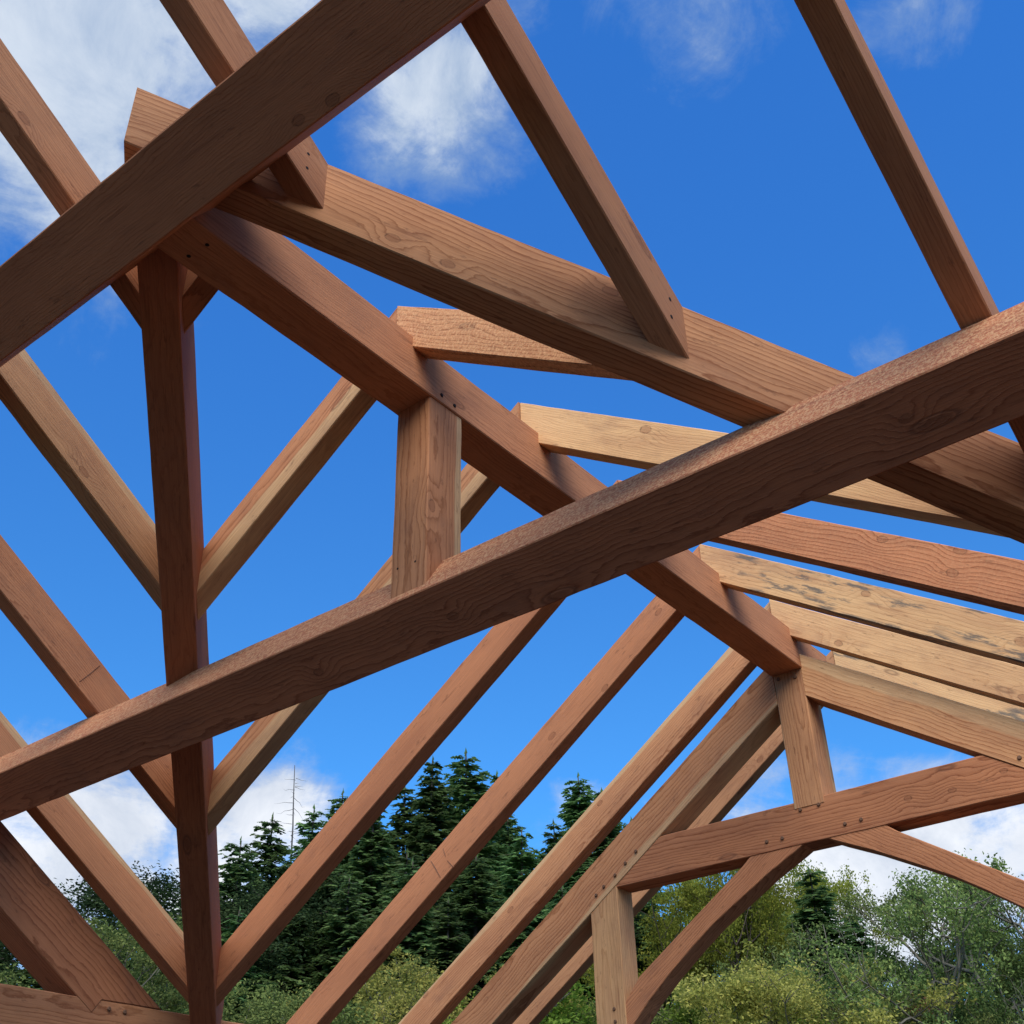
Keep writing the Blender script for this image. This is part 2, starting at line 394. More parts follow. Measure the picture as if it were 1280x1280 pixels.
# main roof rafters: left pairs
def lr(x, p1, label, off=0., w=None, t=None, name='rafter', y0=None, **kw):
    return beam(name, (x, yc, ZT1 - off), DL, sect(w or p['Lw'], t or p['t1'], 'x'), py(yc + .002 if y0 is None else y0), p1, label, **kw)
def rr_(x, p1, label, off=0., w=None, t=None, name='rafter', y0=None, **kw):
    return beam(name, (x, yc, ZT1 - off), DR, sect(w or p['Rw'], t or p['tR'], 'x'), py(yc - .002 if y0 is None else y0), p1, label, **kw)
EAVE_L = py(YL + .45); EAVE_R = py(YR - .25)
lr(p['Lx1'], V1R, 'shortest jack rafter, mostly hidden beside the top of the left valley beam', tone=.2)
lr(p['Lx2'], V1R, 'jack rafter with a yellow sapwood stripe between ridge beam and left valley beam, first below the near purlin', tone=.3, sap=.085, pithy=.0, pithz=.06, rings=60, contrast=1.0, value=1.15)
lr(p['Lx3'], V1R, 'jack rafter passing behind the king post and under the long purlin, yellow striped', tone=.4, sap=.10, pithy=.0, pithz=.07, rings=70)
lr(p['Lx4'], V1R, 'jack rafter meeting the left valley beam at the bottom, smooth orange face', tone=.18, contrast=.3, rings=130, value=1.14)
l5 = lr(p['Lx5'], EAVE_L, 'smooth orange rafter with a dark pencil mark, fourth from the gable truss', tone=.2, contrast=.45, rings=120, value=1.14)
l6 = lr(p['Lx6'], EAVE_L, 'pale rafter with a cream sapwood edge, just before the gable truss', tone=.4, sap=.135, pithy=.02, pithz=-.07, rings=85, contrast=.9, value=1.12)
lf = lr(p['Lx8'], EAVE_L, 'narrow pale rafter beyond the gable truss on the left slope', tone=.5, contrast=.4)
rr_(p['Rx1'], V2F, 'rough pinkish rafter end whose peak shows above the ridge beam behind the right valley beam', tone=.42, pithz=.09, rings=55, contrast=1.0, rough=1.2, value=1.25)
r2 = rr_(p['Rx2'], V2F, 'pale yellow rafter with one round knot, above the middle of the long purlin', tone=1.0, contrast=.4, rings=90, value=1.3)
r3 = rr_(p['Rx3'], EAVE_R, 'strongly grained red rafter at the right below the right valley beam', tone=.15, pithz=-.16, rings=60, contrast=1.2, rough=.55, value=1.15)
r4 = rr_(p['Rx4'], EAVE_R, 'pale rafter with streaks of blue grey stain at the right', tone=1.0, contrast=.45, stain=1., rings=80, value=1.25)
r5 = rr_(p['Rx5'], EAVE_R, 'plain pale rafter below the blue stained one at the right', tone=.92, contrast=.45, rings=70, value=1.25)
rr_(p['Lx8'], EAVE_R, 'pale lichen spotted rafter beyond the gable truss on the right slope', tone=1.0, contrast=.4, stain=1., value=1.3)

# gable truss
TT = p['tT']; TD = p['TD']
LT = lr(TX, EAVE_L, 'left principal rafter of the gable truss with a row of five pegs', off=TD, w=p['LTw'], t=TT, name='principal_rafter',
        y0=p['Tyr'] + p['Tyw'], tone=.38, sap=.22, pithy=-.02, pithz=.11, rings=62, contrast=1.0, value=1.12)
RT = rr_(TX, EAVE_R, 'right principal rafter of the gable truss, thick and tan', off=TD, w=p['LTw'], t=TT, name='principal_rafter',
         y0=p['Tyr'], value=1.12, tone=.6, sap=.2, pithy=.03, pithz=-.13, rings=62, contrast=1.0)
TK = post('king_post', TX + .003, p['Td'], p['Tyr'], p['Tyw'], 2.10, p['zb'] + .015, 'king post of the gable truss below the far part of the ridge beam',
          tone=.5, sap=.125, pithy=.05, pithz=-.06, rings=75, contrast=.8)
zt, zb_ = 2.1375, 1.905
TIE = beam('collar_tie', (TX + .006, 0, zt), (0, 1, 0), [(0, 0, 0), (.165, 0, 0), (.165, 0, zb_ - zt), (0, 0, zb_ - zt)],
           ((0, 2 * yc - 3.775, zb_), (0, -.668, 1)), ((0, 3.775, zb_), (0, .676, 1)),
           'collar tie of the gable truss, knotty level beam with pegs', tone=.2, pithy=.05, pithz=.10, rings=55, contrast=1.1)
QY, QW = p['Qyr'], p['Qw']
Q = post('truss_post', TX + .004, p['Qd'], QY, QW, -EYE, 1.975, 'grey tan post with straight grain under the left end of the collar tie',
         tone=.85, sap=9, pithy=-.02, pithz=-.14, rings=75, contrast=.6, value=1.15)
post('truss_post', TX + .004, p['Qd'], 2 * yc - QY - QW, QW, -EYE, 1.975, 'post under the right end of the collar tie', tone=.6)
up = [(3.78, 1.235), (3.649, 1.391), (3.28, 1.632), (2.923, 1.864), (2.86, 1.915)]
lo = [(2.53, 1.915), (2.60, 1.879), (2.774, 1.797), (3.011, 1.668), (3.15, 1.590), (3.283, 1.500), (3.45, 1.378), (3.60, 1.255), (3.702, 1.155), (3.78, 1.07)]
for s in (1, -1):
    poly = [(TX + .010, yc + s * (a - yc), b) for a, b in up + lo]
    prism('brace', poly, (.145, 0, 0), (0, s, -.72),
          'curved knee brace under the left half of the collar tie' if s > 0 else 'curved knee brace reaching the right edge of the view',
          tone=.25, rings=90, contrast=.9, pithz=.12, value=1.15)
for (a, b) in ((3.593, 2.084), (3.672, 2.03), (3.75, 1.975), (3.834, 1.925), (3.892, 1.885)): stub(LT, 'peg', (TX, a, b), (-1, 0, 0), .0105, .008, M_PEG)
for (a, b) in ((1.351, 2.076),): stub(RT, 'peg', (TX, a, b), (-1, 0, 0), .0115, .008, M_PEG)
for (a, b) in ((2.422, 2.094), (2.532, 2.089), (2.205, 1.962), (2.296, 1.959), (2.661, 1.961), (2.755, 1.962)): stub(TIE, 'peg', (TX + .006, a, b), (-1, 0, 0), .0105, .008, M_PEG)
for (a, b) in ((2.534, 2.865), (2.43, 2.848)): stub(TK, 'peg', (TX + .003, a, b), (-1, 0, 0), .0115, .008, M_PEG)
for (a, b) in ((3.82, 1.246), (3.818, 1.18)): stub(Q, 'peg', (TX + .004, a, b), (-1, 0, 0), .0105, .008, M_PEG)

# end trusses of the cross roof: principal rafter notched over a tie beam
H = p['h2'] - p['TE']
def zU(x): return H - p['p2'] * x
for s, y0, lab in ((1, YL - .003, 'broad principal rafter with cathedral grain and a pointed foot lapped over the tie beam, lower left corner'),
              (-1, YR + .003, 'principal rafter on the far right side of the frame')):
    x2 = (H - 1.226) / p['p2']
    poly = [(-2.25, y0, zU(-2.25)), (x2, y0, 1.226), (3.627, y0, 1.224), (3.580, y0, 1.158), (3.4633, y0, zU(3.4633) - p['tH']), (-2.25, y0, zU(-2.25) - p['tH'])]
    prism('principal_rafter', poly, (0, .2 * s, 0), DC, lab, tone=.12, pithy=.15 * s, pithz=-.13, rings=62, contrast=1.0, value=.85)
    tb = beam('tie_beam', (0, YL if s > 0 else YR - .2, 1.224), (1, 0, 0), sect(.2, .25), px(-2.6), px(4.62),
         'tie beam along the lower left edge with two pegs' if s > 0 else 'tie beam on the far right side of the frame', tone=.3, pithz=.1, rings=65, contrast=.9)
    if s > 0:
        for q in ((3.677, YL, 1.189), (3.772, YL, 1.186)): stub(tb, 'peg', q, (0, -1, 0), .011, .009, M_PEG)
    for x in (-2.5, 4.4):
        post('wall_post', x, .19, YL + .005 if s > 0 else YR - .195, .19, -EYE, .98, 'tall wall post under the tie beam', tone=.3)
    beam('wall_plate', (0, YL + .02 if s > 0 else YR - .2, .99), (1, 0, 0), sect(.18, .2), px(4.63), px(6.75), 'wall plate under the eave', tone=.3)
    post('wall_post', 6.5, .18, YL + .02 if s > 0 else YR - .2, .18, -EYE, .80, 'tall wall post near the gable corner', tone=.3)
beam('ridge_beam', (-2.45, 0, ZT2 + 1.52), (0, 1, 0), [(0, 0, 0), (.19, 0, 0), (.19, 0, -.28), (0, 0, -.28)], py(YR - .4), py(YL + 1.0), 'ridge beam of the cross roof above the viewer', tone=.3)

# visible knots, a dark blotch and the carpenter's marks
knots(BV2, [(1.8278, 1.8559, 2.7711), (1.9546, 1.7292, 2.6713), (2.32, 1.365, 2.60)], (2.2979, 1.3863, 2.56))
knots(r3, [(4.1076, 1.0163, 2.2387), (4.1076, 1.2487, 2.487), (4.1076, .9653, 2.32)])
knots(r2, [(3.3074, 1.8423, 2.8712)]); knots(r4, [(4.9015, 1.6285, 2.7144), (4.9015, 1.0053, 2.2471)])
knots(r5, [(5.7145, 2.1092, 2.924), (5.7145, 1.2393, 2.3338)])
knots(TIE, [(5.7968, 1.9389, 2.0117), (5.7968, 1.7099, 1.9996), (5.7968, 1.4425, 2.0338)])
knots(l6, [(5.7348, 4.4928, 1.8969), (5.7348, 3.7834, 2.4037), (5.7348, 5.1816, 1.5001)])
knots(l5, [(4.9103, 3.159, 2.6886), (4.9103, 3.5287, 2.5105), (4.9103, 2.7767, 3.0255)])
knots(PC, [(2.6591, .6687, 1.945), (2.6849, 2.3319, 1.9277), (2.6876, 3.0027, 1.926)])
knots(PA, [(1.3895, 1.6856, 2.8614), (1.3792, 1.8162, 2.868)])
knots(re_, [(1.9418, 3.6539, 2.7441)]); knots(ra, [(1.0176, 2.8475, 3.3575)]); knots(lf, [(6.5797, 3.0897, 2.754)])
knots(K, [(2.6304, 2.3904, 2.3878)])
M_PENCIL = simple('pencil_line', (.25, .13, .075), .8, .3, 200)
def mark(host, pts, nrm, w=.005):
    nn = Vector(nrm).normalized(); V = []; F = []
    pts = [Vector(q) for q in pts]; Mi = PLACED[host.name].inverted()
    for i, q in enumerate(pts):
        d = (pts[min(i + 1, len(pts) - 1)] - pts[max(0, i - 1)]).normalized(); sd_ = d.cross(nn) * (w / 2 * (1 if 0 < i < len(pts) - 1 else .5))
        for off in (sd_, -sd_):
            V.append(Mi @ (q + off + nn * .0035 - BASE)); V.append(Mi @ (q + off - nn * .004 - BASE))
    for i in range(len(pts) - 1):
        a = i * 4; F += [(a, a + 2, a + 6, a + 4), (a, a + 4, a + 5, a + 1), (a + 2, a + 3, a + 7, a + 6)]
    return mesh_obj('pencil_mark', V, F, M_PENCIL, host)
X5 = p['Lx5']
mark(l5, [(X5, 4.4131, 1.997), (X5, 4.376, 1.945), (X5, 4.340, 1.890)], (-1, 0, 0))
mark(l5, [(X5, 4.322, 2.049), (X5, 4.303, 2.000)], (-1, 0, 0)); mark(l5, [(X5, 4.290, 1.975), (X5, 4.244, 1.927)], (-1, 0, 0), .004)
mark(rf, [(2.5762, p['yf'], 2.3015), (2.6200, p['yf'], 2.358), (2.6625, p['yf'], 2.4176)], (0, -1, 0), .002)
PC['roughdir'] = [0., math.cos(p['Ca']), math.sin(p['Ca'])]  # limits relief and painted light streaks to the sunlit upper face

# ------------------------------------------------------------------ ground and hill
def terrain(x, y):
    """world height of the ground: flat yard, then a wooded slope to the north"""
    d = math.hypot(x, y)
    t = max(0., min(1., (d - 45) / 110)); t = t * t * (3 - 2 * t)
    side = .5 + .5 * math.tanh((y + 5) / 30)
    return t * 26 * side * (.75 + .5 * noise.noise((x * .02, y * .02, 3))) + .25 * noise.noise((x * .08, y * .08, 0)) * min(1, max(0, (d - 14) / 10))
def build_ground():
    V = []; F = []; rad = [0, 4, 8, 12, 16, 20, 26, 32, 40, 50, 60, 70, 80, 90, 100, 115, 130, 150, 180, 220, 300, 450, 800, 1500, 3000]
    n = 96
    V.append((0, 0, 0))
    for r in rad[1:]:
        for i in range(n):
            a = 2 * math.pi * i / n; x, y = r * math.cos(a), r * math.sin(a); V.append((x, y, terrain(x, y)))
    for i in range(n): F.append((0, 1 + i, 1 + (i + 1) % n))
    for k in range(len(rad) - 2):
        for i in range(n):
            a, b = 1 + k * n + i, 1 + k * n + (i + 1) % n; F.append((a, a + n, b + n, b))
    m, nn, l = newmat('packed_earth'); g = NT(nn, l)
    out = nn.new('ShaderNodeOutputMaterial'); bs = nn.new('ShaderNodeBsdfPrincipled'); l.new(bs.outputs[0], out.inputs[0])
    tc = nn.new('ShaderNodeTexCoord').outputs['Object']
    f = g.noise(tc, .6, 8, .65); f2 = g.noise(tc, 14, 5, .6)
    d = g.vmath('LENGTH', tc)
    c = g.mix(f, (.030, .014, .008), (.055, .028, .017)); c = g.mix(g.math('MULTIPLY', f2, .5), c, (.022, .012, .008))
    gr = g.mix(f2, (.035, .055, .018), (.07, .085, .03))
    c = g.mix(g.maprange(g.math('ADD', d, g.math('MULTIPLY', f, 10)), 18, 26), c, gr)
    l.new(c, bs.inputs['Base Color']); bs.inputs['Roughness'].default_value = .95
    bu = nn.new('ShaderNodeBump'); bu.inputs['Strength'].default_value = .6; bu.inputs['Distance'].default_value = .03
    l.new(f2, bu.inputs['Height']); l.new(bu.outputs[0], bs.inputs['Normal'])
    o = mesh_obj('ground', V, F, m, smooth=True); meta(o, kind='structure'); return o
build_ground()

# ------------------------------------------------------------------ trees
def tube(V, F, pts, radii, sides=5):
    base = len(V)
    for i, (q, r) in enumerate(zip(pts, radii)):
        d = (pts[min(i + 1, len(pts) - 1)] - pts[max(i - 1, 0)])
        if d.length < 1e-6: d = Vector((0, 0, 1))
        M = frame_for(d)
        for k in range(sides):
            a = 2 * math.pi * k / sides
            V.append(q + M.col[1] * (r * math.cos(a)) + M.col[2] * (r * math.sin(a)))
    for i in range(len(pts) - 1):
        for k in range(sides):
            j = (k + 1) % sides
            F.append((base + i * sides + k, base + i * sides + j, base + (i + 1) * sides + j, base + (i + 1) * sides + k))
def crown_mesh(name, V, F, T, mat):
    me = bpy.data.meshes.new(name); me.from_pydata(V, [], F); me.materials.append(mat)
    at = me.attributes.new('tint', 'FLOAT', 'FACE'); at.data.foreach_set('value', T); me.update(); return me
def bark_mesh(name, V, F, mat):
    me = bpy.data.meshes.new(name); me.from_pydata(V, [], F); me.materials.append(mat)
    me.polygons.foreach_set('use_smooth', [True] * len(me.polygons)); me.update(); return me

def conifer(seed, Ht=30., Rmax=4.6, whorls=52, low=.08, dens=1.0, ragged=.3):
    """tall fir: whorls of drooping limbs set with flat needle sprays, ragged outline, gaps to the trunk"""
    rg = random.Random(seed); V = []; F = []; T = []; BV = []; BF = []
    lean = Vector((rg.uniform(-.25, .25), rg.uniform(-.25, .25), 0))
    def axis(t): return Vector((lean.x * math.sin(t * 2.2), lean.y * math.sin(t * 2.6), t * Ht))
    tube(BV, BF, [axis(i / 10) for i in range(11)], [.34 * (1 - i / 10.3) ** .85 + .015 for i in range(11)], 7)
    lob = [rg.uniform(.72, 1.15) for _ in range(9)]
    for w in range(whorls):
        t = low + (1 - low) * (w + rg.uniform(-.3, .3)) / whorls
        t = min(t, .992)
        prof = (1 - t) ** .78 * (1 - .35 * max(0, (.25 - t)) / .25)
        nb = rg.choice((4, 5, 5, 6)) if t < .93 else 3
        a0 = rg.uniform(0, 6.28)
        for b in range(nb):
            if rg.random() < .07: continue
            az = a0 + b * 6.283 / nb + rg.uniform(-.35, .35)
            L = Rmax * prof * rg.uniform(1 - ragged, 1 + ragged * .55) * lob[int((az % 6.283) / 6.283 * 9) % 9] + .22
            out = Vector((math.cos(az), math.sin(az), 0)); sidev = Vector((-out.y, out.x, 0))
            rise = .42 - .75 * (1 - t) + rg.uniform(-.12, .12); 
            org = axis(t); pts = []
            n = 5
            for i in range(n + 1):
                f = i / n
                pts.append(org + out * (L * f) + Vector((0, 0, L * (rise * f - .28 * f * f + (.20 * f ** 3)))) + sidev * (L * .08 * math.sin(f * 3 + b)))
            tube(BV, BF, pts, [.012 + .028 * prof * (1 - i / (n + .5)) * 1.6 for i in range(n + 1)], 3)
            steps = max(3, int(L * 4.3 * dens))
            tb = rg.uniform(0, 1)
            for k in range(steps):
                f = (k + rg.random()) / steps
                if f < .16 and L > 1.5: continue
                i = min(n - 1, int(f * n)); q = pts[i].lerp(pts[i + 1], f * n - i)
                for sgn in (-1, 1):
                    sl = (.46 + .80 * (1 - f) * min(1, L / 3.2)) * rg.uniform(.6, 1.25)
                    d = (out * rg.uniform(.45, 1.0) + sidev * sgn * rg.uniform(.5, 1.0)).normalized()
                    d = (d + Vector((0, 0, rg.uniform(-.62, -.05)))).normalized()
                    wv = d.cross(Vector((rg.uniform(-.4, .4), rg.uniform(-.4, .4), 1))).normalized()
                    m = 3
                    for h in range(m):                        # feathered spray: narrow blades along one twig
                        fa = h / m
                        c = q + d * (sl * fa)
                        sw = .36 * sl * (1.15 - fa) + .05
                        tip = c + d * (sl * .52) + Vector((0, 0, -.10 * sl))
                        for s2 in (-1, 1):
                            z = len(V)
                            V += [c, c + wv * (s2 * sw) + d * (.20 * sl) + Vector((0, 0, -rg.uniform(.02, .22) * sl)), tip]
                            F.append((z, z + 1, z + 2)); T.append(min(1, max(0, .35 * tb + .4 * rg.random() + .3 * f)))
    for k in range(5):                                          # leader tuft
        q = axis(.985 + .003 * k)
        z = len(V); a = rg.uniform(0, 6.28)
        V += [q, q + Vector((math.cos(a) * .12, math.sin(a) * .12, .15)), q + Vector((0, 0, .55))]; F.append((z, z + 1, z + 2)); T.append(.5)
    return V, F, T, BV, BF

def broadleaf(seed, Ht=11., spread=4., levels=5, leaf=.13, per=26, clump=.5, bare=.06, gnarl=.35, trunk=.22, split=.30, twigs=False):
    """deciduous tree: recursive limbs, leaf clusters at the twig ends, gaps between the boughs"""
    rg = random.Random(seed); V = []; F = []; T = []; BV = []; BF = []
    ends = []
    def grow(q, d, L, r, lv):
        n = 4; pts = [q]; dd = d.copy()
        for i in range(n):
            dd = (dd + Vector((rg.gauss(0, 1), rg.gauss(0, 1), rg.gauss(0, 1))) * gnarl * .28 + Vector((0, 0, .04))).normalized()
            pts.append(pts[-1] + dd * (L / n))
        tube(BV, BF, pts, [r * (1 - .38 * i / n) for i in range(n + 1)], 6 if lv < 2 else (4 if lv < 4 else 3))
        if lv >= levels:
            ends.append((pts[-1], dd, rg.random())); ends.append((pts[2], dd, rg.random())); return
        k = rg.choice((2, 3, 3)) if lv else rg.choice((3, 4))
        for j in range(k):
            az = j * 6.283 / k + rg.uniform(-.6, .6)
            M = frame_for(dd); ang = rg.uniform(.35, .85) * (1. if lv else .8)
            nd = (M.col[0] * math.cos(ang) + (M.col[1] * math.cos(az) + M.col[2] * math.sin(az)) * math.sin(ang)).normalized()
            nd = Vector((nd.x * (spread / 4), nd.y * (spread / 4), nd.z)).normalized()
            grow(pts[-1], nd, L * rg.uniform(.62, .86), r * .60, lv + 1)
        if rg.random() < .6:
            M = frame_for(dd); az = rg.uniform(0, 6.28)
            nd = (M.col[0] * .5 + (M.col[1] * math.cos(az) + M.col[2] * math.sin(az)) * .85).normalized()
            grow(pts[2], nd, L * rg.uniform(.5, .7), r * .45, min(levels, lv + 2))
    grow(Vector((0, 0, 0)), Vector((rg.uniform(-.1, .1), rg.uniform(-.1, .1), 1)).normalized(), Ht * split, trunk, 0)
    top = max(e[0].z for e in ends); s = Ht / (top + .3)
    BV = [v * s for v in BV]
    for (q, d, tb) in ends:
        q = q * s
        if rg.random() < bare: continue
        cl = clump * rg.uniform(.6, 1.25)
        for k in range(int(per * rg.uniform(.5, 1.3))):
            o = Vector((rg.gauss(0, 1), rg.gauss(0, 1), rg.gauss(0, .75))) * cl * .55
            c = q + o
            nn = Vector((rg.gauss(0, .8), rg.gauss(0, .8), rg.uniform(.2, 1.2))).normalized()
            M = frame_for(nn); a = rg.uniform(0, 6.28)
            u = (M.col[1] * math.cos(a) + M.col[2] * math.sin(a)); v = nn.cross(u)
            sz = leaf * rg.uniform(.6, 1.25); z = len(V)
            V += [c - u * sz, c + v * (sz * .55) + nn * (sz * .15), c + u * sz, c - v * (sz * .55) + nn * (sz * .15)]
            F.append((z, z + 1, z + 2, z + 3)); T.append(min(1, max(0, .5 * tb + .5 * rg.random())))
    return V, F, T, BV, BF

M_FIR = leafmat('fir_needles', [(.060, .115, .040), (.105, .18, .056), (.17, .26, .078)], trans=.4, rough=.6)
M_CEDAR = leafmat('cedar_sprays', [(.17, .22, .030), (.27, .31, .042), (.40, .42, .07)], trans=.5)
M_MAPLE = leafmat('maple_leaves', [(.19, .21, .04), (.34, .33, .07), (.52, .46, .12)], trans=.45)
M_OAK = leafmat('oak_leaves', [(.045, .085, .022), (.085, .135, .034), (.14, .19, .055)], trans=.35)
M_DARK = leafmat('dark_leaves', [(.026, .052, .020), (.045, .082, .028), (.08, .12, .04)], trans=.3)
M_OAKL = leafmat('oak_leaves_mossy', [(.09, .13, .035), (.15, .195, .05), (.26, .29, .085)], trans=.35)
M_LIME = leafmat('young_green_leaves', [(.08, .13, .015), (.13, .19, .022), (.20, .26, .04)], trans=.5)
M_RED = leafmat('red_autumn_leaves', [(.16, .05, .03), (.22, .08, .045)], trans=.4)

protos = {}
def proto(key, gen, leafm, barkm):
    V, F, T, BV, BF = gen
    protos[key] = (crown_mesh('crown', V, F, T, leafm), bark_mesh('trunk', BV, BF, barkm), max(v.z for v in (V or BV)))
proto('fir1', conifer(1, 30, 6.0, dens=1.25), M_FIR, M_BARK)
proto('fir2', conifer(2, 30, 6.6, dens=1.2, whorls=50, ragged=.5), M_FIR, M_BARK)
proto('fir3', conifer(3, 30, 5.2, whorls=60, dens=1.25), M_FIR, M_BARK)
proto('fir4', conifer(4, 30, 7.8, whorls=50, ragged=.5, dens=1.2), M_FIR, M_BARK)
proto('cedar', broadleaf(31, 18, 3.4, 6, .085, 55, .5, gnarl=.4, bare=.04, split=.22), M_CEDAR, M_BARK)
proto('maple1', broadleaf(21, 11, 4.6, 5, .062, 110, .42), M_MAPLE, M_BARKL)
proto('maple2', broadleaf(22, 11, 4.2, 5, .060, 105, .40), M_OAKL, M_BARKL)
proto('oak1', broadleaf(23, 12, 4.4, 5, .058, 120, .38, gnarl=.6, bare=.10), M_OAK, M_BARKL)
proto('oak2', broadleaf(24, 12, 4.8, 5, .058, 100, .38, gnarl=.7, bare=.22), M_OAKL, M_BARKL)
proto('oak3', broadleaf(25, 20, 4.6, 5, .085, 190, .75, gnarl=.5, bare=.03), M_DARK, M_BARK)
proto('lime', broadleaf(26, 8, 4.4, 4, .055, 190, .45), M_LIME, M_BARKL)
proto('red', broadleaf(27, 7, 4.4, 4, .055, 90, .4, bare=.2), M_RED, M_BARKL)

